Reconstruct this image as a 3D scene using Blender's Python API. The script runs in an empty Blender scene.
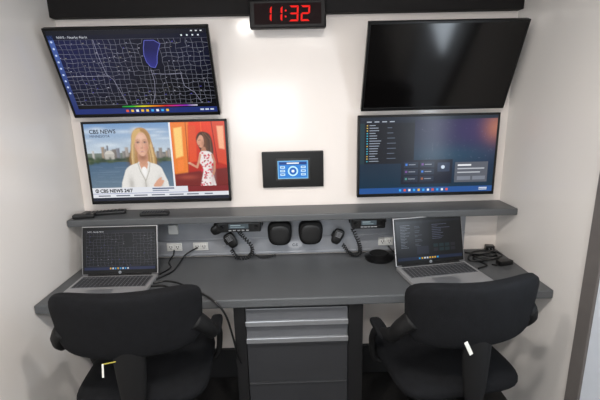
import bpy, bmesh, math, random
import numpy as np
from mathutils import Vector, Matrix, Euler
random.seed(7)
sc = bpy.context.scene
sc.view_settings.view_transform = 'Standard'
COL = sc.collection

def lin(c):
    c = c/255.0
    return c/12.92 if c <= 0.04045 else ((c+0.055)/1.055)**2.4
def S(r, g, b): return (lin(r), lin(g), lin(b), 1.0)

# ------------------------------------------------------------ materials
def mat(name, col, rough=0.5, metal=0.0, spec=0.5, var=0.0, vscale=20, bump=0.0, bscale=200, coat=0.0, coatr=0.1):
    m = bpy.data.materials.new(name); m.use_nodes = True
    nt = m.node_tree; b = nt.nodes['Principled BSDF']
    b.inputs['Base Color'].default_value = col
    b.inputs['Roughness'].default_value = rough
    b.inputs['Metallic'].default_value = metal
    b.inputs['Specular IOR Level'].default_value = spec
    b.inputs['Coat Weight'].default_value = coat
    b.inputs['Coat Roughness'].default_value = coatr
    tc = nt.nodes.new('ShaderNodeTexCoord')
    if var > 0:
        n = nt.nodes.new('ShaderNodeTexNoise'); n.inputs['Scale'].default_value = vscale
        n.inputs['Detail'].default_value = 6
        nt.links.new(tc.outputs['Object'], n.inputs['Vector'])
        r = nt.nodes.new('ShaderNodeValToRGB')
        r.color_ramp.elements[0].position = 0.3; r.color_ramp.elements[1].position = 0.7
        r.color_ramp.elements[0].color = tuple(c*(1-var) for c in col[:3])+(1,)
        r.color_ramp.elements[1].color = tuple(min(1, c*(1+var)) for c in col[:3])+(1,)
        nt.links.new(n.outputs['Fac'], r.inputs['Fac'])
        nt.links.new(r.outputs['Color'], b.inputs['Base Color'])
    if bump > 0:
        n2 = nt.nodes.new('ShaderNodeTexNoise'); n2.inputs['Scale'].default_value = bscale
        nt.links.new(tc.outputs['Object'], n2.inputs['Vector'])
        bp = nt.nodes.new('ShaderNodeBump'); bp.inputs['Strength'].default_value = bump
        bp.inputs['Distance'].default_value = 0.002
        nt.links.new(n2.outputs['Fac'], bp.inputs['Height'])
        nt.links.new(bp.outputs['Normal'], b.inputs['Normal'])
        if coat: nt.links.new(bp.outputs['Normal'], b.inputs['Coat Normal'])
    return m

def emis(name, col, st):
    m = bpy.data.materials.new(name); m.use_nodes = True
    b = m.node_tree.nodes['Principled BSDF']
    b.inputs['Base Color'].default_value = col
    b.inputs['Emission Color'].default_value = col
    b.inputs['Emission Strength'].default_value = st
    return m

def display_mat(name, st, rough=0.25, spec=0.3):
    m = bpy.data.materials.new(name); m.use_nodes = True
    nt = m.node_tree; b = nt.nodes['Principled BSDF']
    a = nt.nodes.new('ShaderNodeAttribute'); a.attribute_name = 'Col'
    b.inputs['Base Color'].default_value = (0.002, 0.002, 0.002, 1)
    b.inputs['Roughness'].default_value = rough
    b.inputs['Specular IOR Level'].default_value = spec
    nt.links.new(a.outputs['Color'], b.inputs['Emission Color'])
    b.inputs['Emission Strength'].default_value = st
    return m

M_WALL = mat('wall_panel_white', S(224, 216, 210), 0.45, var=0.012, vscale=2.5, bump=0.02, bscale=18, spec=0.3, coat=0.6, coatr=0.14)
M_WALL2 = mat('side_wall_white', S(221, 217, 213), 0.4, var=0.015, vscale=2, bump=0.03, bscale=18, spec=0.35, coat=0.8, coatr=0.14)
M_CEIL = mat('ceiling_white', S(205, 205, 205), 0.6, var=0.02)
M_FLOOR = mat('floor_dark', S(24, 23, 23), 0.6, var=0.25, vscale=60, bump=0.3, bscale=120)
M_BASEB = mat('baseboard_dark', S(20, 20, 22), 0.6, var=0.05)
M_VAL = mat('valance_dark', S(24, 22, 22), 0.7, var=0.08, spec=0.2)
M_LAM = mat('grey_laminate', S(79, 81, 83), 0.40, var=0.10, vscale=350, spec=0.35)
M_BLK = mat('black_plastic', S(12, 12, 13), 0.38, var=0.05)
M_BLKR = mat('black_rough_plastic', S(12, 12, 13), 0.65, var=0.05, bump=0.1, spec=0.25)
M_CLK = mat('clock_black', S(10, 7, 7), 0.5, var=0.05, spec=0.25)
M_BEZ = mat('bezel_black', S(8, 8, 8), 0.35, spec=0.3)
M_SILV = mat('silver_metal', S(172, 174, 178), 0.32, metal=0.75, var=0.04)
M_LAP = mat('laptop_silver', S(166, 166, 168), 0.4, metal=0.5, var=0.02)
M_KEY = mat('laptop_keys', S(58, 59, 62), 0.8, spec=0.1)
M_KEYB = mat('key_bed', S(118, 119, 122), 0.8, spec=0.1)
M_DRAW = mat('drawer_grey', S(98, 100, 104), 0.4, metal=0.35, var=0.03)
M_DRAWD = mat('drawer_dark_grey', S(46, 47, 50), 0.5, metal=0.15, var=0.03)
M_CAB = mat('cabinet_black', S(14, 14, 16), 0.5, var=0.05)
M_FAB = mat('chair_fabric_black', S(11, 12, 15), 0.9, var=0.3, vscale=50, bump=0.6, bscale=500, spec=0.2)
M_ALU = mat('brushed_panel', S(146, 149, 155), 0.38, metal=0.3, var=0.08, vscale=12)
M_WHP = mat('white_plastic', S(190, 190, 188), 0.4)
M_TAG = mat('paper_tag', S(225, 225, 218), 0.7)
M_TAGY = mat('yellow_tag', S(155, 144, 60), 0.7)
M_DISP = display_mat('display_pixels', 0.97)
M_DISPB = display_mat('bright_display_pixels', 1.15)
M_DISPL = display_mat('laptop_pixels', 0.7, 0.3)
M_LED = display_mat('led_digits', 0.95, 0.6, 0.1)
M_OFF = mat('dark_glass', S(8, 7, 7), 0.13, spec=0.36)
M_TRIM = mat('grey_trim', S(96, 92, 90), 0.5, var=0.05)
M_DOOR = mat('door_pale', S(205, 212, 222), 0.4, var=0.02)
M_LAMP = emis('lamp_diffuser', (1, 0.97, 0.92, 1), 60)
M_LAMPL = emis('long_lamp_diffuser', (1, 0.97, 0.92, 1), 2)
M_WIN = emis('window_daylight', (0.80, 0.90, 1, 1), 2.4)
M_WINR = emis('rear_window_daylight', (0.80, 0.90, 1, 1), 1.2)

# ------------------------------------------------------------ helpers
def link(o, parent=None):
    COL.objects.link(o)
    if parent is not None: o.parent = parent
    return o

def meta(o, label, category, **k):
    o['label'] = label; o['category'] = category
    for a, v in k.items(): o[a] = v
    return o

def thing(name, label, category, loc=(0, 0, 0), rot=(0, 0, 0), **k):
    e = bpy.data.objects.new(name, None); e.empty_display_size = 0.05
    e.location = loc; e.rotation_euler = [math.radians(a) for a in rot]
    link(e); return meta(e, label, category, **k)

def finish(bm, name, m, parent=None, loc=(0, 0, 0), rot=(0, 0, 0), smooth=False):
    me = bpy.data.meshes.new(name)
    bmesh.ops.recalc_face_normals(bm, faces=bm.faces)
    bm.to_mesh(me); bm.free()
    for mm in (m if isinstance(m, (list, tuple)) else [m]): me.materials.append(mm)
    if smooth:
        for p in me.polygons: p.use_smooth = True
    o = bpy.data.objects.new(name, me)
    o.location = loc; o.rotation_euler = [math.radians(a) for a in rot]
    return link(o, parent)

def add_box(bm, size, c=(0, 0, 0), bevel=0.0, seg=2, mi=0, rot=None):
    r = bmesh.ops.create_cube(bm, size=1.0)
    vs = r['verts']
    M = Matrix.Diagonal((size[0], size[1], size[2], 1))
    bmesh.ops.transform(bm, matrix=M, verts=vs)
    fs = set(f for v in vs for f in v.link_faces)
    if bevel > 0:
        es = list(set(e for v in vs for e in v.link_edges))
        r2 = bmesh.ops.bevel(bm, geom=es, offset=bevel, segments=seg, affect='EDGES', profile=0.5)
        fs = set(r2['faces']) | set(f for f in fs if f.is_valid)
        vs = list(set(v for f in fs for v in f.verts))
    T = Matrix.Translation(c)
    if rot: T = T @ Euler([math.radians(a) for a in rot]).to_matrix().to_4x4()
    bmesh.ops.transform(bm, matrix=T, verts=vs)
    for f in fs: f.material_index = mi
    return vs

def box(name, size, c, m, bevel=0.003, parent=None, rot=(0, 0, 0), seg=2):
    bm = bmesh.new(); add_box(bm, size, (0, 0, 0), bevel, seg)
    return finish(bm, name, m, parent, c, rot)

def add_cyl(bm, r1, r2, h, c=(0, 0, 0), rot=None, n=24, mi=0):
    r = bmesh.ops.create_cone(bm, cap_ends=True, segments=n, radius1=r1, radius2=r2, depth=h)
    vs = r['verts']
    T = Matrix.Translation(c)
    if rot: T = T @ Euler([math.radians(a) for a in rot]).to_matrix().to_4x4()
    bmesh.ops.transform(bm, matrix=T, verts=vs)
    for v in vs:
        for f in v.link_faces: f.material_index = mi
    return vs

def catmull(pts, n=8):
    P = [Vector(p) for p in pts]; P = [2*P[0]-P[1]] + P + [2*P[-1]-P[-2]]
    out = []
    for i in range(1, len(P)-2):
        for k in range(n):
            t = k/n; a, b, c, d = P[i-1:i+3]
            out.append(0.5*((2*b)+(-a+c)*t+(2*a-5*b+4*c-d)*t*t+(-a+3*b-3*c+d)*t*t*t))
    out.append(P[-2]); return out

def add_tube(bm, pts, r, n=8, smoothn=8, mi=0, flat=1.0):
    pts = catmull(pts, smoothn) if smoothn > 1 else [Vector(p) for p in pts]
    rings = []; up = None
    for i, p in enumerate(pts):
        a = pts[max(i-1, 0)]; b = pts[min(i+1, len(pts)-1)]
        t = (b-a).normalized()
        if up is None:
            up = Vector((0, 0, 1)) if abs(t.z) < 0.9 else Vector((0, 1, 0))
        s = t.cross(up)
        if s.length < 1e-5: s = t.orthogonal()
        s.normalize(); up = s.cross(t).normalized()
        rr = r(i/(len(pts)-1)) if callable(r) else r
        rings.append([bm.verts.new(p+s*math.cos(2*math.pi*k/n)*rr*flat+up*math.sin(2*math.pi*k/n)*rr) for k in range(n)])
    for i in range(len(rings)-1):
        for k in range(n):
            f = bm.faces.new((rings[i][k], rings[i][(k+1) % n], rings[i+1][(k+1) % n], rings[i+1][k])); f.material_index = mi
    bm.faces.new(rings[0]); bm.faces.new(rings[-1])

def tube(name, pts, r, m, parent=None, n=8, smoothn=8, flat=1.0):
    bm = bmesh.new(); add_tube(bm, pts, r, n, smoothn, 0, flat)
    return finish(bm, name, m, parent, smooth=True)

def coil(pts, R, turns):
    base = catmull(pts, 10); out = []; N = turns*8
    for i in range(N+1):
        f = i/N*(len(base)-1); k = min(int(f), len(base)-2); p = base[k].lerp(base[k+1], f-k)
        t = (base[k+1]-base[k]).normalized(); s = t.cross(Vector((0, 1, 0.01))).normalized(); u = s.cross(t)
        a = 2*math.pi*turns*i/N
        out.append(p+s*R*math.cos(a)+u*R*math.sin(a))
    return out

def pad(name, w, d, h, m, parent, loc, rot=(0, 0, 0), n=4.0, mth=2.6, bend=0.0, plane='XZ', taper=0.0, bendz=0.0):
    bm = bmesh.new(); bmesh.ops.create_cube(bm, size=2.0)
    bmesh.ops.subdivide_edges(bm, edges=bm.edges[:], cuts=13, use_grid_fill=True)
    for v in bm.verts:
        x, y, z = v.co
        if plane == 'XZ': a, b, c = x, z, y
        else: a, b, c = x, y, z
        r = ((abs(a)**n+abs(b)**n)**(mth/n)+abs(c)**mth)**(1/mth)
        a /= r; b /= r; c /= r
        if plane == 'XZ':
            X, Y, Z = a*w/2*(1+taper*b), c*d/2, b*h/2
            Y += bend*(X/(w/2))**2 + bendz*(Z/(h/2))**2
        else:
            X, Y, Z = a*w/2*(1+taper*b), b*d/2, c*h/2
            Z += bend*(X/(w/2))**2
        v.co = (X, Y, Z)
    return finish(bm, name, m, parent, loc, rot, smooth=True)

EPS = 0.00012
class Gfx:
    def __init__(s, w, h): s.w, s.h, s.V, s.F, s.C, s.tf = w, h, [], [], [], None
    def P(s, x, y, l):
        if s.tf: x, y = s.tf(x, y)
        return ((x-.5)*s.w, -l*EPS, (.5-y)*s.h)
    def poly(s, pts, col, l=1):
        """col: one colour, or one colour per corner"""
        i = len(s.V); s.V += [s.P(x, y, l) for x, y in pts]; s.F.append(list(range(i, i+len(pts)))); s.C.append(col)
    def rect(s, x0, y0, x1, y1, col, l=1): s.poly([(x0, y0), (x1, y0), (x1, y1), (x0, y1)], col, l)
    def field(s, fn, nx=30, ny=18, l=1, x0=0, y0=0, x1=1, y1=1):
        c = [[fn(x0+(x1-x0)*i/nx, y0+(y1-y0)*j/ny) for j in range(ny+1)] for i in range(nx+1)]
        for i in range(nx):
            for j in range(ny):
                xa, xb = x0+(x1-x0)*i/nx, x0+(x1-x0)*(i+1)/nx; ya, yb = y0+(y1-y0)*j/ny, y0+(y1-y0)*(j+1)/ny
                s.poly([(xa, ya), (xb, ya), (xb, yb), (xa, yb)], [c[i][j], c[i+1][j], c[i+1][j+1], c[i][j+1]], l)
    def image(s, img, l=1):
        H, Wd, _ = img.shape
        for j in range(H):
            for i in range(Wd): s.rect(i/Wd, j/H, (i+1)/Wd, (j+1)/H, (float(img[j, i, 0]), float(img[j, i, 1]), float(img[j, i, 2]), 1), l)
    def grad(s, x0, y0, x1, y1, c0, c1, l=1, n=10, vert=True):
        s.poly([(x0, y0), (x1, y0), (x1, y1), (x0, y1)], [c0, c0, c1, c1] if vert else [c0, c1, c1, c0], l)
    def ell(s, cx, cy, rx, ry, col, l=1, n=22): s.poly([(cx+rx*math.cos(2*math.pi*k/n), cy+ry*math.sin(2*math.pi*k/n)) for k in range(n)], col, l)
    def line(s, x0, y0, x1, y1, t, col, l=2):
        ax, ay = x0*s.w, y0*s.h; bx, by = x1*s.w, y1*s.h
        L = math.hypot(bx-ax, by-ay) or 1e-6; nx, ny = -(by-ay)/L*t*s.h/2, (bx-ax)/L*t*s.h/2
        s.poly([((ax+nx)/s.w, (ay+ny)/s.h), ((bx+nx)/s.w, (by+ny)/s.h), ((bx-nx)/s.w, (by-ny)/s.h), ((ax-nx)/s.w, (ay-ny)/s.h)], col, l)
    def path(s, pts, t, col, l=2, close=False):
        for a, b in zip(pts, pts[1:]+([pts[0]] if close else [])): s.line(a[0], a[1], b[0], b[1], t, col, l)
    def text(s, body, x, y, size, col, l=3, align='LEFT', bold=0.0, sx=1.0):
        cu = bpy.data.curves.new('t', 'FONT'); cu.body = body; cu.size = size*s.h; cu.align_x = align; cu.offset = bold; cu.resolution_u = 3
        ob = bpy.data.objects.new('t', cu); COL.objects.link(ob)
        dg = bpy.context.evaluated_depsgraph_get()
        me = bpy.data.meshes.new_from_object(ob.evaluated_get(dg))
        i = len(s.V); ox, _, oz = s.P(x, y, l)
        for v in me.vertices: s.V.append((ox+v.co.x*sx, -l*EPS, oz+v.co.y))
        for p in me.polygons: s.F.append([i+k for k in p.vertices]); s.C.append(col)
        bpy.data.objects.remove(ob); bpy.data.curves.remove(cu); bpy.data.meshes.remove(me)
    def build(s, name, m, parent=None, loc=(0, 0, 0), rot=(0, 0, 0)):
        me = bpy.data.meshes.new(name); me.from_pydata(s.V, [], s.F)
        ca = me.color_attributes.new('Col', 'FLOAT_COLOR', 'CORNER')
        flat = []
        for p, c in zip(me.polygons, s.C):
            if isinstance(c, list):
                for q in c: flat.extend(q)
            else: flat.extend(tuple(c)*p.loop_total)
        ca.data.foreach_set('color', flat)
        me.materials.append(m)
        o = bpy.data.objects.new(name, me); o.location = loc; o.rotation_euler = [math.radians(a) for a in rot]
        return link(o, parent)

WHT = S(235, 238, 242)
# ------------------------------------------------------------ room
W = 1.10; ZC = 2.20; YR = -3.3
def struct(o): o['kind'] = 'structure'; return o
struct(box('wall_back', (2*W+0.2, 0.06, ZC), (0, 0.03, ZC/2), M_WALL, 0))
struct(box('wall_left', (0.06, -YR, ZC), (-W-0.03, YR/2, ZC/2), M_WALL2, 0))
struct(box('wall_right', (0.06, -YR, ZC), (W+0.03, YR/2, ZC/2), M_WALL2, 0))
struct(box('wall_rear', (2*W+0.2, 0.06, ZC), (0, YR-0.03, ZC/2), M_WALL2, 0))
struct(box('floor', (2*W+0.2, -YR+0.12, 0.05), (0, YR/2, -0.025), M_FLOOR, 0))
struct(box('ceiling', (2*W+0.2, -YR+0.12, 0.05), (0, YR/2, ZC+0.025), M_CEIL, 0))
struct(box('baseboard_back', (2*W, 0.02, 0.18), (0, -0.01, 0.09), M_BASEB, 0.002))
struct(box('trim_1', (2*W, 0.05, ZC-1.953), (0, -0.025, (ZC+1.953)/2), M_VAL, 0.003))
struct(box('trim_2', (0.025, 0.07, 2.0), (W-0.0125, -0.725, 1.0), M_TRIM, 0.004))
struct(box('trim_3', (0.025, 0.07, 2.0), (W-0.0125, -1.535, 1.0), M_TRIM, 0.004))
struct(box('door_1', (0.018, 0.74, 2.0), (W-0.009, -1.13, 1.0), M_DOOR, 0.002))
struct(box('window_2', (0.008, 0.34, 0.55), (W-0.021, -1.12, 1.32), M_WIN, 0.002))
struct(box('window_1', (0.9, 0.02, 0.7), (-0.35, YR+0.01, 1.45), M_WINR, 0.002))

# ------------------------------------------------------------ desk, shelf
desk = thing('desk_worktop', 'long grey laminate worktop spanning the alcove between both side walls', 'desk', (0, 0, 0))
box('top', (2*W-0.004, 0.511, 0.04), (0, -0.2605, 0.73), M_LAM, 0.006, desk)
o = box('wall_shelf', (2*W-0.004, 0.183, 0.034), (0, -0.0945, 1.005), M_LAM, 0.005)
meta(o, 'long grey laminate shelf fixed to the wall above the worktop', 'shelf')
rp = thing('raceway_panel', 'brushed grey metal mounting panel on the wall beneath the shelf', 'panel', (0.06, -0.009, 0.868))
bm = bmesh.new()
add_box(bm, (1.72, 0.012, 0.225), (0, 0, 0), 0.002)
add_box(bm, (1.72, 0.016, 0.012), (0, -.002, -.104), 0.002); add_box(bm, (1.72, 0.016, 0.008), (0, -.002, -.020), 0.002)
finish(bm, 'plate', M_ALU, rp)
bm = bmesh.new(); add_cyl(bm, .006, .005, .005, (0, 0, 0), (90, 0, 0), 12)
s0 = finish(bm, 'screw', M_SILV, rp, (-.83, -.008, -.06))
for x in (-.83, -.44, -.16, .20, .42, .62, .83):
    for z in (-.06, .08):
        if (x, z) == (-.83, -.06): continue
        c = s0.copy(); c.location = (x, -.008, z); COL.objects.link(c)
g = Gfx(.075, .040); g.ell(.5, .5, .5, .5, S(205, 208, 214), 1); g.text('C-S', .5, .68, .50, S(44, 50, 66), 2, 'CENTER', bold=.0004)
g.build('emblem', display_mat('emblem_colours', .55, .5), rp, (-.06, -.0085, -.062))
for x, w_, h_ in ((-.70, .05, .05), (.555, .05, .06), (.70, .07, .05), (.06, .03, .03)):
    box('fitting', (w_, .02, h_), (x, -.016, .045), M_BLKR if x > 0 else M_WHP, .003, rp)
for x in (-1.07, 1.07):
    bm = bmesh.new()
    add_box(bm, (0.03, 0.40, 0.03), (0, -0.2, -0.016), 0.003)
    add_box(bm, (0.03, 0.03, 0.26), (0, -0.016, -0.15), 0.003)
    add_box(bm, (0.012, 0.36, 0.02), (0, -0.18, -0.14), 0.003, rot=(35, 0, 0))
    finish(bm, 'bracket', M_TRIM, desk, (x, -.012, 0.709))

# drawer cabinet
cab = thing('drawer_cabinet', 'black cabinet with grey drawers and silver pulls under the worktop', 'cabinet', (0.0, -0.27, 0))
bm = bmesh.new()
add_box(bm, (0.05, 0.42, 0.70), (-0.25, 0, 0.355), 0.003)
add_box(bm, (0.065, 0.42, 0.70), (0.258, 0, 0.355), 0.003)
add_box(bm, (0.46, 0.40, 0.66), (0.0, 0.02, 0.36), 0.0)
add_box(bm, (0.46, 0.42, 0.02), (0.0, 0, 0.70), 0.002)
finish(bm, 'body', M_CAB, cab)
for z0, z1, mm in ((0.612, 0.688, M_DRAW), (0.530, 0.606, M_DRAW), (0.3235, 0.524, M_DRAWD), (0.06, 0.322, M_DRAWD)):
    d = box('drawer', (0.444, 0.03, z1-z0), (0, -0.2, (z0+z1)/2), mm, 0.003 if mm is M_DRAW else .001, cab)
    bm = bmesh.new(); hh = (z1-z0)/2
    if mm is M_DRAW:
        add_box(bm, (0.444, 0.018, 0.016), (0, -0.022, -hh+.012), 0.003)
        add_box(bm, (0.444, 0.006, 0.024), (0, -0.033, -hh+.014), 0.002)
        hd = finish(bm, 'handle', M_SILV, d); hd['label'] = 'full-width silver aluminium pull'
    else:
        add_box(bm, (0.444, 0.008, 0.006), (0, -0.018, hh-0.005), 0.002)
        finish(bm, 'handle', M_DRAWD, d)

# ------------------------------------------------------------ televisions
TW, TH = 0.705, 0.412
def television(label, loc, rot, gfx, off=False):
    t = thing('television', label, 'television', loc, rot)
    bm = bmesh.new()
    add_box(bm, (TW, 0.022, TH), (0, 0.013, 0), 0.004)
    b = 0.011
    for (sx, sz, x, z) in ((TW, b, 0, TH/2-b/2), (TW, b+0.006, 0, -TH/2+(b+0.006)/2), (b, TH, -TW/2+b/2, 0), (b, TH, TW/2-b/2, 0)):
        add_box(bm, (sx, 0.006, sz), (x, 0.001, z), 0.0015)
    finish(bm, 'bezel', M_BEZ, t)
    bm = bmesh.new(); add_box(bm, (0.50, 0.022, 0.26), (0, 0.033, -0.04), 0.008)
    finish(bm, 'rear_housing', M_BLKR, t)
    if off: box('screen', (TW-0.02, 0.002, TH-0.028), (0, 0.0005, 0.003), M_OFF, 0, t)
    else: gfx.build('screen', M_DISP, t, (0, 0.0008, 0.003))
    return t
GW, GH = TW-0.02, TH-0.028

def county_map(g, x0, y0, x1, y1, nx, ny, lc, t=0.004, labels=.4, seed=3, lake_c=(.62, .27, .055, .17)):
    R = random.Random(seed)
    V = {}
    for i in range(nx+1):
        for j in range(ny+1):
            jx = R.uniform(-.2, .2) if 0 < i < nx else 0; jy = R.uniform(-.2, .2) if 0 < j < ny else 0
            V[i, j] = (x0+(x1-x0)*(i+jx)/nx, y0+(y1-y0)*(j+jy)/ny)
    def lake(p): return ((p[0]-lake_c[0])/lake_c[2])**2+((p[1]-lake_c[1])/lake_c[3])**2 < 1
    for (i, j), p in V.items():
        for q in ((i+1, j), (i, j+1)):
            if q in V and not (lake(p) or lake(V[q])) and R.random() > .05:
                k = R.uniform(.55, 1.05); g.line(*p, *V[q], t, tuple(c*k for c in lc[:3])+(1,), 3)
        if labels and not lake(p) and R.random() < labels:
            c = R.choice([S(190, 190, 202), S(150, 150, 170), S(90, 86, 200), S(150, 146, 130)])
            if p[0] < x1-.05 and p[1] > y0+.03: g.rect(p[0]+.006, p[1]-.014, p[0]+R.uniform(.011, .018), p[1]-.008, c, 4)

def mixc(a, b, t): t = max(0, min(1, t)); return tuple(a[k]*(1-t)+b[k]*t for k in range(3))+(1,)
def gauss(x, y, cx, cy, sx, sy): return math.exp(-((x-cx)/sx)**2-((y-cy)/sy)**2)
g = Gfx(GW, GH)
def mapbg(x, y):
    c = S(4, 5, 11); c = mixc(c, S(20, 26, 74), gauss(x, y, .1, .2, .35, .5)*.8)
    return mixc(c, S(16, 20, 54), gauss(x, y, .85, .25, .22, .25)*.6)
g.field(mapbg, 60, 34, 0)
LK = [(.600, .12), (.585, .20), (.577, .28), (.583, .36), (.603, .42), (.632, .43), (.650, .38), (.660, .30), (.675, .23), (.695, .16), (.66, .12)]
g.poly(LK, [S(22, 24, 76)]*3+[S(44, 46, 128)]*4+[S(26, 28, 88)]*4, 1)
g.path(LK, 0.008, S(92, 98, 190), 5, True)
county_map(g, 0.03, 0.10, 1.0, 0.88, 28, 15, S(122, 124, 138), 0.0042, .3)
for pts in ([(.28, .1), (.285, .3), (.30, .5), (.335, .56), (.36, .72), (.38, .88)], [(.03, .52), (.12, .515), (.31, .52)], [(.60, .44), (.605, .6), (.59, .75), (.56, .88)], [(.80, .50), (.70, .51), (.605, .50)], [(.79, .5), (.80, .66), (.86, .74), (.90, .88)]):
    g.path(pts, 0.005, S(146, 146, 166), 5)
g.rect(0, 0, 1, 0.05, S(22, 25, 36), 6); g.rect(0, 0.05, 1, .10, S(15, 19, 40), 6)
g.text('NWS - Nearby Alerts', .06, .085, .038, S(210, 214, 222), 7)
for i in range(4): g.ell(.84+.035*i, .07, .006, .009, WHT, 7)
for i in range(3): g.rect(.90+.03*i, .018, .912+.03*i, .03, WHT, 7)
g.grad(0, .05, .035, .93, S(70, 96, 165), S(38, 50, 104), 6)
for i in range(9): g.ell(.017, .12+.075*i, .007, .012, S(190, 205, 235), 7)
cols = [S(30, 130, 60), S(40, 180, 60), S(220, 210, 40), S(230, 130, 30), S(210, 40, 40), S(190, 40, 150), S(130, 50, 180), S(200, 200, 215)]
g.rect(.04, .885, 1, .93, S(10, 10, 14), 6)
for i in range(7): g.grad(.34+.075*i, .898, .415+.075*i, .916, cols[i], cols[i+1], 7, vert=False)
g.rect(0, .93, 1, 1, S(32, 48, 112), 6)
for i in range(9): g.rect(.36+.035*i, .950, .378+.035*i, .980, random.Random(i).choice([WHT, S(240, 190, 60), S(60, 170, 240), S(230, 90, 60)]), 7)
for i in range(3): g.rect(.88+.035*i, .955, .905+.035*i, .975, S(200, 210, 230), 7)
television('wide black flat television tilted forward showing dark county weather map', (-0.70, -0.1315, 1.69), (23.5, 0, 0), g)

# ---- news broadcast, painted as a soft pixel grid
class Pix:
    def __init__(s, w, h):
        s.w, s.h = w, h; s.y, s.x = np.mgrid[0:h, 0:w]+.5; s.im = np.zeros((h, w, 3)); s.clip = np.ones((h, w))
    def c(s, col): return np.array([lin(v) for v in col])
    def blend(s, a, col): 
        a = (np.clip(a, 0, 1)*s.clip)[..., None]; s.im = s.im*(1-a)+(s.c(col) if not isinstance(col, np.ndarray) else col)*a
    def sd(s, P):
        d = np.full(s.x.shape, 1e9); ins = np.zeros(s.x.shape, bool)
        for (ax, ay), (bx, by) in zip(P, P[1:]+P[:1]):
            ex, ey = bx-ax, by-ay; t = np.clip(((s.x-ax)*ex+(s.y-ay)*ey)/(ex*ex+ey*ey+1e-9), 0, 1)
            d = np.minimum(d, np.hypot(s.x-ax-t*ex, s.y-ay-t*ey))
            if ey != 0:
                c_ = ((ay > s.y) != (by > s.y)) & (s.x < ex*(s.y-ay)/ey+ax); ins ^= c_
        return np.where(ins, -d, d)
    def poly(s, P, col, soft=1.0, op=1.0, smooth=True):
        if smooth:
            Q = []; n = len(P)
            for i in range(n):
                a, b, c, d = [np.array(P[(i+k-1) % n], float) for k in range(4)]
                for k in range(4):
                    t = k/4; Q.append(tuple(0.5*((2*b)+(-a+c)*t+(2*a-5*b+4*c-d)*t*t+(-a+3*b-3*c+d)*t**3)))
            P = Q
        s.blend(op*(.5-s.sd(list(P))/soft), col)
    def ell(s, cx, cy, rx, ry, col, soft=.3, op=1.0):
        r = np.hypot((s.x-cx)/rx, (s.y-cy)/ry); s.blend(op*(1-r)/soft+0*r, col) if soft < 1 else s.blend(op*np.exp(-r*r*1.5), col)
    def line(s, P, wd, col, op=1.0, soft=1.0):
        for (ax, ay), (bx, by) in zip(P, P[1:]):
            ex, ey = bx-ax, by-ay; t = np.clip(((s.x-ax)*ex+(s.y-ay)*ey)/(ex*ex+ey*ey+1e-9), 0, 1)
            s.blend(op*(.5-(np.hypot(s.x-ax-t*ex, s.y-ay-t*ey)-wd/2)/soft), col)
    def vgrad(s, x0, y0, x1, y1, c0, c1):
        t = np.clip((s.y-y0)/(y1-y0), 0, 1)[..., None]; col = s.c(c0)*(1-t)+s.c(c1)*t
        a = ((s.x >= x0) & (s.x < x1) & (s.y >= y0) & (s.y < y1)).astype(float); s.blend(a, col)
p = Pix(240, 135); R = random.Random(5)
p.clip = (p.x < 144).astype(float)
p.vgrad(0, 0, 144, 50, (112, 150, 194), (196, 208, 218)); p.vgrad(0, 50, 144, 66, (120, 130, 122), (84, 98, 84)); p.vgrad(0, 66, 144, 135, (70, 98, 126), (118, 138, 152))
for i in range(14): p.ell(R.uniform(0, 144), R.uniform(6, 38), R.uniform(10, 26), R.uniform(2, 5), (216, 226, 234), 1.5, .55)
for i in range(38):
    x = R.uniform(0, 144); hh = R.uniform(4, 19)*(1.2 if x < 70 else .9); w_ = R.uniform(3, 8); k = R.uniform(.7, 1.1)
    c = tuple(v*k for v in R.choice([(160, 152, 146), (190, 186, 182), (126, 128, 138), (172, 152, 132)]))
    p.poly([(x, 58-hh), (x+w_, 58-hh), (x+w_, 60), (x, 60)], c, 1.8, .8, False)
    p.line([(x+w_*.7, 59-hh), (x+w_*.7, 60)], 1.2, tuple(v*.7 for v in c), .5, 1.6)
p.ell(38, 53, 9, 8, (206, 202, 194), .15); p.poly([(30, 52), (46, 52), (46, 61), (30, 61)], (186, 182, 174), 1, 1, False)
for i in range(60): p.ell(R.uniform(0, 144), R.uniform(59, 68), R.uniform(3, 7), R.uniform(2, 4), R.choice([(54, 74, 50), (74, 90, 60), (44, 60, 46), (98, 108, 78)]), 1.5, .8)
for i in range(30): p.line([(R.uniform(0, 140), y := R.uniform(72, 108)), (R.uniform(0, 140), y)], .6, (150, 170, 186), .25)
# presenter (slightly enlarged, turned to camera)
ox_, oy_ = p.x.copy(), p.y.copy()
p.x = 98+(ox_-95)/1.12; p.y = 10+(oy_-7)/1.10
hairP = [(83, 34), (84, 22), (90, 13), (98, 10.5), (106, 13), (112, 22), (113.5, 34), (116, 48), (119, 60), (117, 70), (112, 74), (84, 74), (79, 70), (77, 60), (80, 48)]
p.poly(hairP, (180, 138, 84), 1.6)
p.ell(80, 62, 7, 16, (120, 84, 46), 1.2, .75); p.ell(116, 64, 6, 16, (112, 78, 42), 1.2, .75); p.ell(93, 17, 9, 5, (232, 200, 144), 1.2, .7)
for i in range(50):
    sd = -1 if i % 2 else 1; o_ = R.uniform(9, 17); ph = R.uniform(-1.5, 1.5)
    p.line([(98+sd*2, 12+R.uniform(0, 3)), (98+sd*o_*.8, 24), (98+sd*o_, 38+ph), (98+sd*(o_+2), 56), (98+sd*(o_+2+ph), 71)], .9, R.choice([(232, 202, 148), (214, 176, 116), (130, 92, 52), (150, 110, 64), (206, 166, 106)]), .45)
p.poly([(91, 50), (105, 50), (106, 64), (110, 69), (98, 80), (87, 69), (90, 64)], (204, 150, 122), 1.5)
p.ell(98, 57, 9, 6, (140, 92, 70), 1.2, .8)
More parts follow.
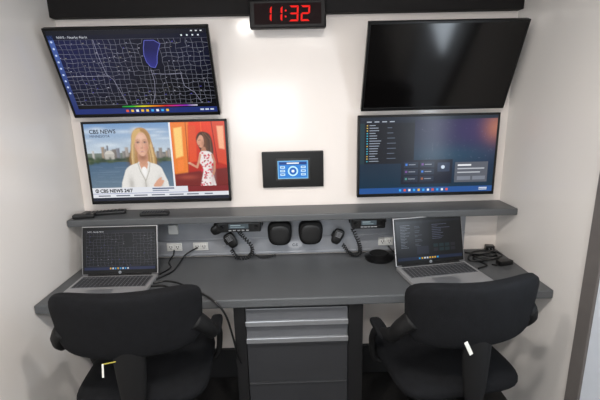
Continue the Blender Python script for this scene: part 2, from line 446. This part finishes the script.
p.poly([(87.5, 34), (88.2, 25), (92.5, 19.5), (98, 18), (103.5, 19.5), (107.8, 25), (108.5, 34), (107.6, 43), (104.5, 50), (100.3, 54.5), (98, 55), (95.7, 54.5), (91.5, 50), (88.4, 43)], (222, 172, 146), 1.3)
p.ell(106, 42, 5, 13, (178, 122, 96), 1.2, .6); p.ell(89.5, 42, 3.5, 12, (190, 134, 106), 1.2, .5); p.ell(97, 25, 8, 5, (240, 202, 178), 1.2, .6)
p.ell(91.8, 42, 4, 3.5, (230, 158, 138), 1.2, .45); p.ell(103.7, 42, 4, 3.5, (220, 146, 126), 1.2, .45); p.ell(98, 51.5, 3, 2, (232, 186, 160), 1.2, .5)
for sx in (92.8, 103.2):
    p.ell(sx, 33.2, 3.8, 2.8, (160, 110, 88), 1.2, .7); p.ell(sx, 34, 1.9, .9, (206, 192, 186), .5, .8); p.ell(sx, 33.9, 1.2, 1.1, (58, 48, 48), .5); p.line([(sx-2.3, 33.1), (sx, 32.5), (sx+2.3, 33.2)], .7, (76, 50, 40), .8); p.line([(sx-2.8, 30.2), (sx, 29.4), (sx+2.8, 30)], .8, (146, 104, 72), .6)
p.line([(98.6, 34), (99.2, 41)], 1.0, (190, 134, 108), .5); p.ell(98, 42.3, 2.5, 1.2, (176, 118, 94), 1.2, .8)
p.ell(98, 48, 3.6, 1.4, (178, 90, 84), .6); p.line([(95, 47.8), (98, 48.1), (101, 47.8)], .5, (232, 214, 208), .7)
p.poly([(85, 38), (84, 26), (88, 17), (96, 13), (100, 14), (95, 19), (90.5, 25), (88, 33)], (210, 172, 112), 1.4); p.poly([(111, 38), (111.5, 26), (107, 17), (100, 13), (98, 15), (103, 19), (106.5, 25), (108.5, 33)], (168, 126, 76), 1.4)
p.poly([(88, 66), (92, 65), (98, 84), (104, 65), (109, 66), (120, 70), (127, 80), (130, 112), (64, 112), (67, 82), (75, 71)], (230, 227, 222), 1.4)
p.poly([(91, 66), (98, 84), (105, 66), (98, 70)], (212, 158, 132), 1.2); p.poly([(94, 77), (98, 72), (102, 77), (99, 90)], (246, 244, 242), 1.2)
p.ell(76, 100, 5, 14, (172, 168, 162), 1.2, .7); p.ell(121, 100, 5, 14, (164, 160, 154), 1.2, .7); p.ell(98, 104, 5, 16, (190, 186, 180), 1.2, .55)
p.line([(89, 66), (92, 80), (98, 94), (98, 112)], 1.2, (160, 154, 144), .8); p.line([(108, 66), (105, 80), (99, 94)], 1.2, (166, 160, 150), .8)
p.poly([(110, 104), (114, 97), (120, 91), (124, 90), (123, 94), (127, 95), (125, 100), (119, 106)], (218, 164, 138), 1.2)
p.x, p.y = ox_, oy_
# studio pane
p.clip = ((p.x >= 147)).astype(float)
p.vgrad(147, 0, 240, 108, (236, 66, 34), (158, 22, 24))
p.poly([(147, 0), (178, 0), (170, 108), (147, 108)], (236, 128, 48), 3, 1, False); p.poly([(152, 10), (166, 8), (165, 58), (152, 62)], (252, 206, 120), 2.5, 1, False); p.poly([(154, 66), (165, 64), (164, 84), (154, 86)], (244, 132, 56), 2, 1, False)
p.poly([(177, 6), (190, 6), (188, 68), (175, 70)], (226, 80, 42), 2.5, 1, False); p.poly([(217, 0), (240, 0), (240, 76), (224, 70)], (216, 72, 44), 2.5, 1, False); p.poly([(226, 8), (237, 8), (237, 48), (228, 46)], (250, 180, 140), 2.5, 1, False)
p.line([(217, 0), (224, 74)], 1.5, (120, 22, 24), .8); p.line([(173, 0), (172, 90)], 1.2, (140, 34, 26), .8); p.line([(199, 0), (200, 60)], 1.5, (250, 116, 60), .5)
p.poly([(147, 90), (240, 80), (240, 112), (147, 112)], (120, 36, 34), 3, 1, False); p.ell(170, 96, 20, 5, (196, 90, 70), 1.2, .5)
p.x = 203+(ox_-204)/1.2; p.y = 30+(oy_-31)/1.08
p.poly([(192, 36), (191, 26), (196, 18), (204, 17.5), (211, 23), (214, 36), (214, 54), (208, 64), (199, 54)], (70, 42, 28), 1.5)
for i in range(18): o_ = R.uniform(0, 9); p.line([(200+o_*.4, 19), (203+o_, 30), (203+o_, 44), (202+o_, 60)], .8, R.choice([(124, 78, 48), (50, 30, 22), (96, 60, 38)]), .5)
p.poly([(193, 28), (197, 22), (201, 26), (201.5, 36), (199, 42), (195.5, 42), (193, 38), (191.5, 33)], (216, 158, 130), 1.1); p.ell(200, 36, 3, 7, (166, 108, 84), 1.2, .6); p.line([(194, 30.5), (197, 30)], .8, (70, 44, 36), .8); p.ell(194.5, 38.5, 1.6, .9, (180, 70, 70), .5)
p.poly([(198, 42), (203, 42), (204, 52), (197, 52)], (182, 126, 100), 1.2)
p.poly([(195, 50), (203, 48), (211, 51), (214, 62), (210, 78), (214, 98), (215, 118), (192, 118), (194, 98), (198, 78), (193, 64)], (240, 230, 228), 1.3)
p.ell(211, 86, 4, 30, (190, 170, 170), 1.2, .6)
for i in range(80): p.ell(R.uniform(194, 213), R.uniform(51, 116), R.uniform(1, 2.4), R.uniform(1, 2.2), R.choice([(206, 30, 56), (222, 80, 100), (160, 30, 50)]), .6, .9)
p.line([(195, 54), (192, 66), (189, 74), (183, 70), (179, 67)], 3.2, (212, 154, 126), 1); p.line([(212, 54), (215, 66), (214, 80), (212, 86)], 3.0, (196, 138, 110), 1); p.ell(178.5, 67, 2.5, 2, (220, 164, 136), .4)
p.x, p.y = ox_, oy_
p.clip = np.ones_like(p.clip)
p.vgrad(144, 0, 147, 112, (240, 240, 244), (240, 240, 244))
rs = np.random.RandomState(3); p.im *= (1+rs.normal(0, .03, p.im.shape[:2]))[..., None]
g = Gfx(GW, GH)
g.image(p.im[:112], 0)
top = .5*GH; g.V = [(x, y, top-(top-z)*112/135) for x, y, z in g.V]
g.text('CBS NEWS', .035, .12, .070, S(26, 34, 54), 9, bold=.0005)
g.text('MINNESOTA', .035, .17, .045, S(44, 54, 76), 9)
g.rect(0, .825, .70, .905, S(226, 228, 234), 12); g.rect(.70, .829, 1, .905, S(128, 38, 42), 0); g.rect(0, .905, 1, 1, S(226, 228, 234), 12); g.rect(0, .902, .70, .907, S(40, 70, 160), 13)
g.ell(.035, .866, .014, .025, S(20, 24, 34), 14); g.ell(.035, .866, .009, .011, WHT, 15); g.ell(.035, .866, .004, .007, S(20, 24, 34), 16)
g.text('CBS NEWS 24/7', .056, .888, .062, S(16, 20, 32), 14, bold=.0009)
g.rect(.44, .84, .60, .858, S(90, 100, 130), 14); g.rect(.44, .870, .56, .884, S(130, 140, 160), 14)
for i in range(7): g.rect(.04+.13*i, .926, .04+.13*i+R.uniform(.06, .11), .942, S(110, 116, 130), 14)
g.rect(0, .958, 1, 1, S(34, 38, 54), 13)
television('black flat television on the wall showing a split-screen news broadcast', (-0.671, -0.062, 1.275), (0, 0, 0), g)

# desktop
g = Gfx(GW, GH)
def wall_(x, y):
    c = mixc(S(24, 28, 54), S(18, 50, 70), y)
    c = mixc(c, S(62, 50, 98), gauss(x, y, .85, .20, .30, .35)*.8)
    c = mixc(c, S(190, 120, 92), gauss(x, y, 1.0, .16, .09, .18)*.8)
    return mixc(c, S(34, 78, 100), gauss(x, y, .72, .5, .30, .14)*.6)
g.field(wall_, 50, 28, 0)
for i in range(50): x = R.uniform(.42, .98); y = R.uniform(.06, .6); g.rect(x, y, x+.003, y+.005, S(130, 130, 155), 3)
g.rect(0, 0, .40, .60, S(18, 23, 34), 4); g.rect(0, 0, 1, .04, S(30, 40, 56), 5); g.rect(0, .04, .40, .075, S(24, 33, 48), 5)
g.rect(0, .075, .035, .60, S(28, 54, 64), 5)
for i in range(15):
    y = .095+.033*i; g.rect(.050, y, .059, y+.014, R.choice([S(60, 190, 220), S(200, 204, 210), S(220, 190, 90)]), 6)
    g.rect(.070, y+.001, .070+R.uniform(.04, .09), y+.010, S(160, 170, 186), 6)
    if i % 2: g.rect(.20, y+.001, .20+R.uniform(.03, .07), y+.009, S(100, 114, 134), 6)
for i in range(4): g.rect(.05+.055*i, .050, .085+.055*i, .062, S(180, 190, 204), 6)
g.rect(.31, .56, .69, .88, S(22, 27, 44), 6)
for i in range(2):
    for j in range(3):
        x = .33+.12*i; y = .585+.095*j; g.rect(x, y, x+.105, y+.075, S(38, 48, 66), 7); g.rect(x+.01, y+.02, x+.026, y+.048, R.choice([S(70, 130, 220), S(160, 96, 70), S(90, 150, 140), S(120, 80, 150)]), 8); g.rect(x+.035, y+.03, x+.085, y+.040, S(150, 156, 168), 8)
g.rect(.58, .60, .67, .72, S(46, 58, 82), 7); g.ell(.62, .66, .014, .024, S(210, 220, 235), 8)
g.rect(.71, .60, .955, .87, S(92, 96, 106), 6)
g.rect(.73, .63, .83, .652, WHT, 7); g.rect(.73, .68, .93, .696, S(186, 190, 198), 7); g.rect(.73, .73, .90, .746, S(186, 190, 198), 7)
g.rect(.73, .79, .83, .84, S(124, 130, 142), 7); g.rect(.845, .79, .94, .84, S(124, 130, 142), 7)
g.rect(0, .925, 1, 1, S(38, 84, 150), 6)
for i in range(11): g.rect(.30+.035*i, .946, .316+.035*i, .976, R.choice([WHT, S(240, 190, 60), S(60, 170, 240), S(230, 90, 60)]), 7)
g.rect(.90, .945, .96, .956, WHT, 7); g.rect(.90, .967, .96, .977, WHT, 7)
television('black flat television on the wall showing a computer desktop', (0.678, -0.062, 1.275), (0, 0, 0), g)
television('switched-off black flat television tilted forward on the wall', (0.694, -0.1315, 1.69), (23.5, 0, 0), None, off=True)

for x in (-0.70, 0.694):
    bm = bmesh.new()
    add_box(bm, (0.22, 0.012, 0.2), (0, -0.007, 0), 0.002)
    add_box(bm, (0.03, 0.10, 0.02), (-0.08, -0.055, 0.06), 0.002)
    add_box(bm, (0.03, 0.10, 0.02), (0.08, -0.055, 0.06), 0.002)
    add_box(bm, (0.03, 0.05, 0.02), (-0.08, -0.03, -0.06), 0.002)
    add_box(bm, (0.03, 0.05, 0.02), (0.08, -0.03, -0.06), 0.002)
    o = finish(bm, 'television_mount', M_BLK, None, (x, 0, 1.72))
    meta(o, 'black tilting wall bracket behind the upper television', 'bracket', group='television mounts')

# ------------------------------------------------------------ clock
clk = thing('digital_clock', 'black wall clock with red LED digits under the dark valance', 'clock', (-0.005, -0.10, 1.937))
bm = bmesh.new()
add_box(bm, (0.345, 0.045, 0.120), (0, 0, 0), 0.008, 3)
finish(bm, 'casing', M_CLK, clk)
box('mounting_plate', (0.12, 0.035, 0.05), (0, 0.036, 0.03), M_BLK, 0.002, clk)
g = Gfx(0.30, 0.088)
g.rect(0, 0, 1, 1, S(20, 2, 3), 0)
t_ = .20
SEG = {'a': [(0, 0), (1, 0), (1-t_, .12), (t_, .12)], 'd': [(t_, .88), (1-t_, .88), (1, 1), (0, 1)], 'g': [(.05, .5), (.2, .445), (.8, .445), (.95, .5), (.8, .555), (.2, .555)],
       'f': [(0, .03), (t_, .15), (t_, .43), (0, .49)], 'b': [(1, .03), (1-t_, .15), (1-t_, .43), (1, .49)], 'e': [(0, .51), (t_, .57), (t_, .85), (0, .97)], 'c': [(1, .51), (1-t_, .57), (1-t_, .85), (1, .97)]}
RED = S(250, 34, 26)
def digit(ch, x, y, w, h):
    for s_ in {'1': 'bc', '2': 'abged', '3': 'abgcd'}[ch]:
        g.poly([(x+px*w+(1-py)*.012, y+py*h) for px, py in SEG[s_]], RED, 3)
for ch, x in (('1', .12), ('1', .28), ('3', .52), ('2', .69)): digit(ch, x, .13, .135, .74)
g.ell(.472, .36, .013, .045, RED, 3); g.ell(.468, .64, .013, .045, RED, 3)
g.build('display', M_LED, clk, (0, -0.0232, 0))

# ------------------------------------------------------------ wall touch panel
tp = thing('touch_panel', 'black framed wall touch panel with glowing blue controls', 'control panel', (0.0, -0.012, 1.216))
bm = bmesh.new(); add_box(bm, (0.315, 0.022, 0.186), (0, 0, 0), 0.004)
finish(bm, 'frame', M_BEZ, tp)
bm = bmesh.new()
for (sx, sz, x, z) in ((0.176, .010, 0, .052), (0.176, .010, 0, -.052), (.010, .094, -.083, 0), (.010, .094, .083, 0)): add_box(bm, (sx, .008, sz), (x, -.013, z), .002)
finish(bm, 'bezel', M_BLK, tp)
g = Gfx(0.156, 0.094)
g.rect(0, 0, 1, 1, S(120, 180, 220), 0); g.rect(.03, .05, .97, .95, S(44, 124, 205), 1)
g.rect(.05, .08, .95, .22, S(24, 60, 126), 2); g.rect(.30, .11, .70, .18, WHT, 3)
g.ell(.5, .58, .17, .28, S(190, 230, 250), 3); g.ell(.5, .58, .12, .20, S(20, 96, 180), 4); g.ell(.5, .58, .05, .08, WHT, 5)
for x in (.08, .76):
    for y in (.30, .50, .70): g.rect(x, y, x+.16, y+.13, S(190, 222, 244), 3); g.rect(x+.03, y+.04, x+.13, y+.08, S(30, 90, 160), 4)
g.build('screen', M_DISPB, tp, (0, -0.0125, 0))

# ------------------------------------------------------------ laptops
def laptop(label, loc, rotz, g, dp=.225, kx=0):
    L = thing('laptop', label, 'laptop', loc, (0, 0, rotz))
    box('base', (0.36, dp, 0.018), (0, -dp/2, 0.0095), M_LAP, 0.004, L)
    bm = bmesh.new()
    add_box(bm, (0.332, 0.114, 0.001), (0, -.002, 0.0002), 0, mi=0)
    for r in range(6):
        nk = 17; wk = 0.326/nk
        for k in range(nk):
            if r == 5 and 4 < k < 10:
                if k == 5: add_box(bm, (wk*5-.004, .0145, .0022), (-.163+wk*7.5, .047-.0188*r, .0014), 0, 1, mi=1)
                continue
            add_box(bm, (wk-.004, .0150 if r else .010, .0022), (-.163+wk*(k+.5), .047-.0188*r, .0014), 0, 1, mi=1)
    finish(bm, 'keyboard', [M_KEYB, M_KEY], L, (0, -0.076, 0.0192))
    box('touchpad', (0.115, dp-.165, 0.001), (-0.02, -dp+(dp-.165)/2+.012, 0.0188), M_SILV, 0, L)
    bm = bmesh.new(); add_cyl(bm, .007, .007, .30, (0, 0, 0), (0, 90, 0))
    finish(bm, 'hinge', M_BLK, L, (0, -0.001, 0.017))
    lid = box('lid', (0.36, 0.007, 0.232), (0, 0.034, 0.131), M_LAP, 0.003, L, rot=(-15, 0, 0))
    box('bezel', (0.352, 0.002, 0.224), (0, -0.0042, 0), M_BEZ, 0.0008, lid)
    g.build('display', M_DISPL, lid, (0, -0.0054, 0.003))
    lg = Gfx(.014, .014); lg.ell(.5, .5, .5, .5, S(150, 155, 160), 1); lg.text('hp', .5, .68, .6, S(15, 15, 15), 2, 'CENTER')
    lg.build('logo', M_LED, lid, (0, -0.0054, -0.1045))
    return L
LW, LH = 0.336, 0.190
g = Gfx(LW, LH); g.rect(0, 0, 1, 1, S(9, 10, 18), 0); county_map(g, .03, .08, 1, .9, 19, 11, S(92, 94, 106), .0050, .2, 9)
g.rect(0, 0, 1, .07, S(24, 26, 36), 6); g.text('NWS - Nearby Alerts', .05, .055, .045, WHT, 7); g.rect(0, .93, 1, 1, S(34, 44, 80), 6)
for i in range(8): g.rect(.36+.035*i, .945, .38+.035*i, .985, R.choice([WHT, S(240, 190, 60), S(60, 170, 240)]), 7)
laptop('open silver laptop showing a dark map on the worktop', (-0.838, -0.266, 0.7505), 0, g, .212)
g = Gfx(LW, LH); g.rect(0, 0, 1, 1, S(12, 13, 18), 0); g.rect(0, 0, .5, .9, S(15, 17, 24), 1); g.rect(0, 0, 1, .06, S(26, 30, 38), 2)
for i in range(16):
    y = .10+.038*i; g.rect(.06, y, .06+R.uniform(.06, .16), y+.009, S(120, 126, 140), 2)
    if i % 3: g.rect(.28, y, .28+R.uniform(.04, .12), y+.009, S(90, 96, 110), 2)
for i in range(9): g.rect(.55, .12+.045*i, .55+R.uniform(.08, .3), .129+.045*i, S(100, 106, 130), 3)
for i in range(4):
    for j in range(2): g.rect(.56+.09*i, .62+.11*j, .63+.09*i, .70+.11*j, R.choice([S(26, 36, 54), S(36, 36, 44), S(28, 50, 54)]), 3)
g.rect(.30, .66, .48, .86, S(34, 38, 52), 3); g.rect(0, .92, 1, 1, S(28, 40, 66), 4)
for i in range(8): g.rect(.32+.04*i, .94, .345+.04*i, .98, R.choice([WHT, S(240, 190, 60), S(60, 170, 240)]), 5)
laptop('open silver laptop with dark application windows, angled on the worktop', (0.662, -0.243, 0.7505), 9, g, .235)

# ------------------------------------------------------------ gear under the shelf
def radio(label, loc, w):
    r = thing('radio_control_head', label, 'radio', loc)
    bm = bmesh.new()
    add_box(bm, (w, .07, .05), (0, 0, 0), .006, 3)
    finish(bm, 'body', M_BLK, r)
    bm = bmesh.new()
    add_box(bm, (w+.02, .03, .004), (0, .01, .036), .001); add_box(bm, (.004, .03, .04), (-w/2-.007, .01, .018), .001); add_box(bm, (.004, .03, .04), (w/2+.007, .01, .018), .001)
    finish(bm, 'bracket', M_BLKR, r)
    g = Gfx(w*.45, .024); g.rect(0, 0, 1, 1, S(74, 84, 90), 0); g.rect(.08, .2, .6, .4, S(150, 165, 170), 1); g.rect(.08, .6, .8, .8, S(120, 135, 140), 1)
    g.build('display', M_DISP, r, (0, -.0353, .006))
    for k in range(5):
        box('button', (.014, .004, .006), (-w*.2+k*w*.1, -.0365, -.015), M_SILV, .001, r)
    for sx in (-1, 1):
        bm = bmesh.new(); add_cyl(bm, .010, .009, .012, (0, 0, 0), (90, 0, 0), 18)
        finish(bm, 'knob', M_BLKR, r, (sx*w*.4, -.041, 0))
    return r
radio('black two-way radio head hung beneath the shelf', (-0.28, -0.10, 0.948), 0.22)
radio('black two-way radio head with buttons hung beneath the shelf', (0.375, -0.10, 0.948), 0.17)

def mic(label, loc, rot):
    h = thing('handheld_microphone', label, 'microphone', loc, rot)
    pad('body', .055, .03, .085, M_BLK, h, (0, 0, 0), n=3.5, mth=3, taper=.12)
    bm = bmesh.new()
    for k in range(5): add_box(bm, (.028, .002, .0025), (0, -.0155, .026-k*.006), 0)
    finish(bm, 'grille', M_SILV, h)
    box('talk_button', (.008, .018, .03), (-.028, 0, .005), M_BLKR, .002, h)
    box('hanger', (.02, .02, .02), (0, .02, .02), M_BLKR, .002, h)
    return h
mic('black fist microphone hanging on the wall panel beneath the shelf', (-0.395, -0.062, 0.925), (0, 60, 10))
mic('black fist microphone leaning at the wall beside its coiled cord', (-0.335, -0.058, 0.855), (0, -30, 0))
mic('black fist microphone hanging below the radio head', (0.225, -0.058, 0.86), (0, 25, 0))
def cord(name, label, pts, R_, turns, r=.0035):
    bm = bmesh.new(); add_tube(bm, coil(pts, R_, turns), r, 6, 1)
    o = finish(bm, name, M_BLK, smooth=True); meta(o, label, 'cable'); return o
cord('coiled_cord', 'black coiled microphone cord dangling to the worktop', [(-.335, -.075, .81), (-.30, -.10, .775), (-.24, -.09, .775), (-.225, -.075, .82), (-.27, -.07, .88), (-.30, -.08, .925)], .009, 26, .003)
cord('coiled_cord', 'black coiled cord draped from the radio head to the worktop', [(.25, -.075, .82), (.29, -.10, .775), (.335, -.10, .778), (.335, -.08, .83), (.30, -.08, .91)], .009, 24, .003)
cord('coiled_cord', 'loose black coiled cord lying along the wall panel', [(-.22, -.09, .79), (-.18, -.09, .768), (-.14, -.085, .768), (-.10, -.08, .775)], .006, 14, .0022)

for k, x in enumerate((-.077, .083)):
    s = thing('desktop_speaker', 'round-bottomed black speaker hung beneath the shelf', 'speaker', (x, -.075, .895), group='small speakers')
    pad('body', .124, .06, .13, M_BLKR, s, (0, 0, 0), n=3.0, mth=4, taper=.06)
    pad('grille', .100, .012, .100, M_BLK, s, (0, -.027, -.004), n=2.6, mth=3)
    box('mounting_foot', (.05, .04, .03), (0, .01, .073), M_BLKR, .003, s)
def outlet(loc, lab='white duplex power outlet on the wall below the shelf'):
    t = thing('power_outlet', lab, 'outlet', loc, group='wall outlets')
    box('cover_plate', (.080, .006, .044), (0, 0, 0), M_WHP, .002, t)
    for sx in (-.018, .018):
        s = box('socket', (.027, .004, .024), (sx, -.004, 0), M_WHP, .003, t)
        bm = bmesh.new(); add_box(bm, (.003, .002, .009), (-.006, 0, .003)); add_box(bm, (.003, .002, .009), (.006, 0, .003)); add_cyl(bm, .003, .003, .002, (0, 0, -.007), (90, 0, 0), 12)
        finish(bm, 'slot', M_BLK, s, (0, -.0016, 0))
for x in (-.645, -.505, .49, .83): outlet((x, -.020, .812 if x < .8 else .90))
cp = thing('conference_puck', 'low round black device lying on the worktop near the wall', 'speakerphone', (0.435, -0.115, 0.7505))
bm = bmesh.new(); add_cyl(bm, .070, .078, .018, (0, 0, .009), n=40); add_cyl(bm, .078, .052, .014, (0, 0, .025), n=40)
finish(bm, 'body', M_BLK, cp)
bm = bmesh.new(); add_cyl(bm, .05, .045, .004, (0, 0, .034), n=32); finish(bm, 'grille', M_BLKR, cp)

# ------------------------------------------------------------ shelf items
def remote(label, loc, rz, l, w):
    r = thing('remote_control', label, 'remote control', loc, (0, 0, rz))
    box('body', (l, w, .016), (0, 0, .009), M_BLK, .005, r, seg=3)
    bm = bmesh.new()
    for i in range(9):
        for j in range(3): add_cyl(bm, .0035, .003, .002, (-l*.4+i*l*.09, -w*.28+j*w*.28, 0), n=10)
    finish(bm, 'button', M_KEY, r, (0, 0, .018)); return r
remote('long black remote control lying on the shelf', (-0.95, -0.085, 1.0225), 12, .19, .045)
remote('slim black remote control near the news television', (-0.69, -0.13, 1.0225), 2, .14, .040)
o = thing('remote_control', 'short black remote control on the shelf beside the wall', 'remote control', (-1.03, -0.145, 1.0225), (0, 0, 10))
box('body', (.10, .04, .02), (0, 0, .0105), M_BLK, .006, o, seg=3)
box('button', (.02, .02, .003), (0.02, 0, .0215), M_KEY, .001, o)

# ------------------------------------------------------------ cables
def cable(label, pts, r=.0032, name='cable'):
    o = tube(name, pts, r, M_BLK, n=6); meta(o, label, 'cable'); return o
cable('black cable running from the laptop over the worktop edge', [(-.66, -.34, .755), (-.60, -.32, .755), (-.52, -.36, .755), (-.42, -.45, .757), (-.345, -.523, .750), (-.300, -.530, .69), (-.275, -.527, .58), (-.262, -.52, .49), (-.25, -.51, .44)], .0045)
cable('second black cable drooping over the worktop edge', [(-.66, -.37, .755), (-.60, -.37, .755), (-.54, -.42, .755), (-.49, -.49, .757), (-.45, -.525, .747), (-.435, -.53, .66), (-.44, -.53, .58)], .0045)
cable('black charging cable from laptop to wall outlet', [(-.66, -.30, .755), (-.61, -.22, .755), (-.60, -.12, .756), (-.58, -.05, .78), (-.52, -.029, .81)], .004)
cable('loose black cable curling along the worktop rear', [(-.66, -.24, .755), (-.63, -.16, .755), (-.66, -.09, .756), (-.65, -.04, .775), (-.645, -.029, .80)], .004)
cable('thin black cables tangled on the worktop by the wall', [(.88, -.28, .7545), (.94, -.24, .7545), (.91, -.16, .7545), (.97, -.10, .7545), (1.04, -.12, .7545), (1.03, -.17, .756), (.94, -.16, .760), (.92, -.10, .762), (1.00, -.06, .758), (1.06, -.09, .756), (1.02, -.14, .760), (.95, -.12, .764), (.90, -.13, .762), (.88, -.19, .758), (.95, -.20, .762), (1.02, -.18, .764), (1.06, -.15, .766), (1.04, -.10, .77), (.97, -.14, .772), (.89, -.10, .766)], .0046)
cable('black cable running along the rear of the worktop', [(.50, -.035, .79), (.54, -.06, .757), (.62, -.06, .755), (.80, -.06, .755), (.86, -.06, .756)], .004)
ad = thing('power_adapter', 'small black laptop power adapter on the worktop beside the wall', 'power adapter', (1.03, -.235, .7505), (0, 0, 15))
box('body', (.075, .036, .024), (0, 0, .0125), M_BLK, .004, ad)
tube('lead', [(-.037, 0, .012), (-.055, -.01, .010), (-.065, .01, .006)], .0035, M_BLK, ad)
ad = thing('power_adapter', 'small square black plug adapter lying among cables', 'power adapter', (1.05, -.040, .7505), (0, 0, -10))
box('body', (.045, .035, .030), (0, 0, .0155), M_BLK, .004, ad)
box('prong', (.003, .016, .006), (-.008, -.024, .016), M_SILV, .0005, ad); box('prong', (.003, .016, .006), (.008, -.024, .016), M_SILV, .0005, ad)

# ------------------------------------------------------------ chairs
def chair(label, loc, rz, tag, back_w=.49, ax=.272):
    c = thing('office_chair', label, 'chair', loc, (0, 0, rz))
    pad('backrest', back_w, .065, .245, M_FAB, c, (0, -.215, .830), (6, 0, 0), n=5.5, mth=4.0, bend=.06, taper=.04)
    pad('seat', .49, .46, .09, M_FAB, c, (0, .03, .505), n=5, mth=2.8, plane='XY')
    box('seat_pan', (.36, .34, .02), (0, .03, .46), M_BLKR, .006, c)
    pad('back_support', .10, .026, .34, M_BLKR, c, (0, -.225, .63), (-1, 0, 0), n=3.2, mth=3.0, bend=.01, taper=.25)
    box('support_bar', (.07, .20, .02), (0, -.15, .455), M_BLKR, .006, c)
    for sx in (-1, 1):
        # arm sweeps out of the side of the backrest and down to the seat
        tube('armrest', [(sx*.17, .10, .455), (sx*.25, .11, .47), (sx*ax, .10, .57), (sx*ax, .05, .648), (sx*ax, -.03, .682), (sx*(ax-.004), -.10, .715), (sx*(ax-.016), -.14, .765), (sx*(ax-.05), -.165, .81)], lambda t: .013+.016*max(0, (t-.45)*1.8), M_BLKR, c, 10, flat=1.25)
        pad('arm_pad', .050, .15, .028, M_FAB, c, (sx*ax, .01, .680), n=4, mth=2.6, plane='XY')
    bm = bmesh.new(); add_cyl(bm, .027, .027, .20, (0, 0, .24)); add_cyl(bm, .018, .018, .18, (0, 0, .38)); add_box(bm, (.18, .2, .04), (0, 0, .435), .008)
    finish(bm, 'gas_column', M_BLK, c)
    for k in range(5):
        a = math.radians(72*k+18); dx, dy = math.cos(a), math.sin(a)
        tube('leg', [(dx*.02, dy*.02, .15), (dx*.15, dy*.15, .12), (dx*.28, dy*.28, .085)], lambda t: .024-.008*t, M_BLKR, c, 8, 5)
        bm = bmesh.new()
        add_cyl(bm, .026, .026, .016, (-.013, 0, 0), (0, 90, 0), 20); add_cyl(bm, .026, .026, .016, (.013, 0, 0), (0, 90, 0), 20)
        add_box(bm, (.012, .03, .03), (0, 0, .015), .003); add_cyl(bm, .006, .006, .05, (0, 0, .035), n=10)
        finish(bm, 'caster', M_BLK, c, (dx*.28, dy*.28, .026), (0, 0, math.degrees(a)))
    if tag == 0:
        box('tag', (.006, .0015, .055), (-.078, -.246, .688), M_TAG, 0, c, rot=(6, 8, 0))
        t = box('tag', (.045, .0015, .004), (-.055, -.246, .716), M_TAGY, 0, c, rot=(0, -8, 0)); t['label'] = 'thin yellow tag'
    else:
        box('tag', (.013, .0015, .062), (-.060, -.255, .735), M_TAG, 0, c, rot=(6, -28, 0))
    return c
chair('black fabric office chair with back toward us and dangling white tag', (-0.60, -0.620, 0), 5, 0, .50)
chair('black fabric office chair with white paper tag hanging from backrest', (0.598, -0.620, 0), 8, 1, .49, .272)

# ------------------------------------------------------------ lights
def lamp(loc, size, power, label, m, spec=1.0):
    t = thing('ceiling_light', label, 'light', loc, group='ceiling lights')
    bm = bmesh.new(); add_box(bm, (size[0]+.03, size[1]+.03, .02), (0, 0, -.010), .004)
    finish(bm, 'housing', M_WHP, t)
    box('diffuser', (size[0], size[1], .004), (0, 0, -.022), m, 0, t)
    l = bpy.data.lights.new('lamp_light', 'AREA'); l.shape = 'RECTANGLE'; l.size, l.size_y = size; l.energy = power; l.color = (1, .94, .88); l.specular_factor = spec
    lo = bpy.data.objects.new('lamp_light', l); lo.location = (0, 0, -.028); link(lo, t)
lamp((0.17, -1.5, ZC), (.08, .08), 15, 'small square white LED ceiling light', M_LAMP)
lamp((-0.36, -1.5, ZC), (.08, .08), 15, 'small square white LED ceiling light', M_LAMP)
lamp((0, -2.5, ZC), (1.2, .3), 18, 'long white LED ceiling light', M_LAMPL, .3)
l = bpy.data.lights.new('daylight', 'AREA'); l.shape = 'RECTANGLE'; l.size = .9; l.size_y = .7; l.energy = 17; l.color = (.87, .94, 1); l.specular_factor = .3
lo = bpy.data.objects.new('daylight', l); lo.location = (-0.35, YR+.03, 1.45); lo.rotation_euler = (math.radians(90), 0, 0); link(lo)
l = bpy.data.lights.new('door_daylight', 'AREA'); l.shape = 'RECTANGLE'; l.size = .34; l.size_y = .55; l.energy = 6; l.color = (.80, .90, 1)
lo = bpy.data.objects.new('door_daylight', l); lo.location = (W-.03, -1.12, 1.32); lo.rotation_euler = (math.radians(90), 0, math.radians(90)); link(lo)

w = bpy.data.worlds.new('world'); sc.world = w; w.use_nodes = True
w.node_tree.nodes['Background'].inputs['Color'].default_value = (.8, .85, .9, 1); w.node_tree.nodes['Background'].inputs['Strength'].default_value = .5

# ------------------------------------------------------------ camera
cam = bpy.data.cameras.new('camera'); cam.lens = 24; cam.sensor_width = 36; cam.clip_start = .02
co = bpy.data.objects.new('camera', cam)
Mx = Matrix.Translation((0, -2.056, 1.55)) @ Matrix.Rotation(math.radians(-.92), 4, 'Z') @ Matrix.Rotation(math.radians(90-13.7), 4, 'X') @ Matrix.Rotation(math.radians(-1.3), 4, 'Z')
co.matrix_world = Mx; link(co); sc.camera = co
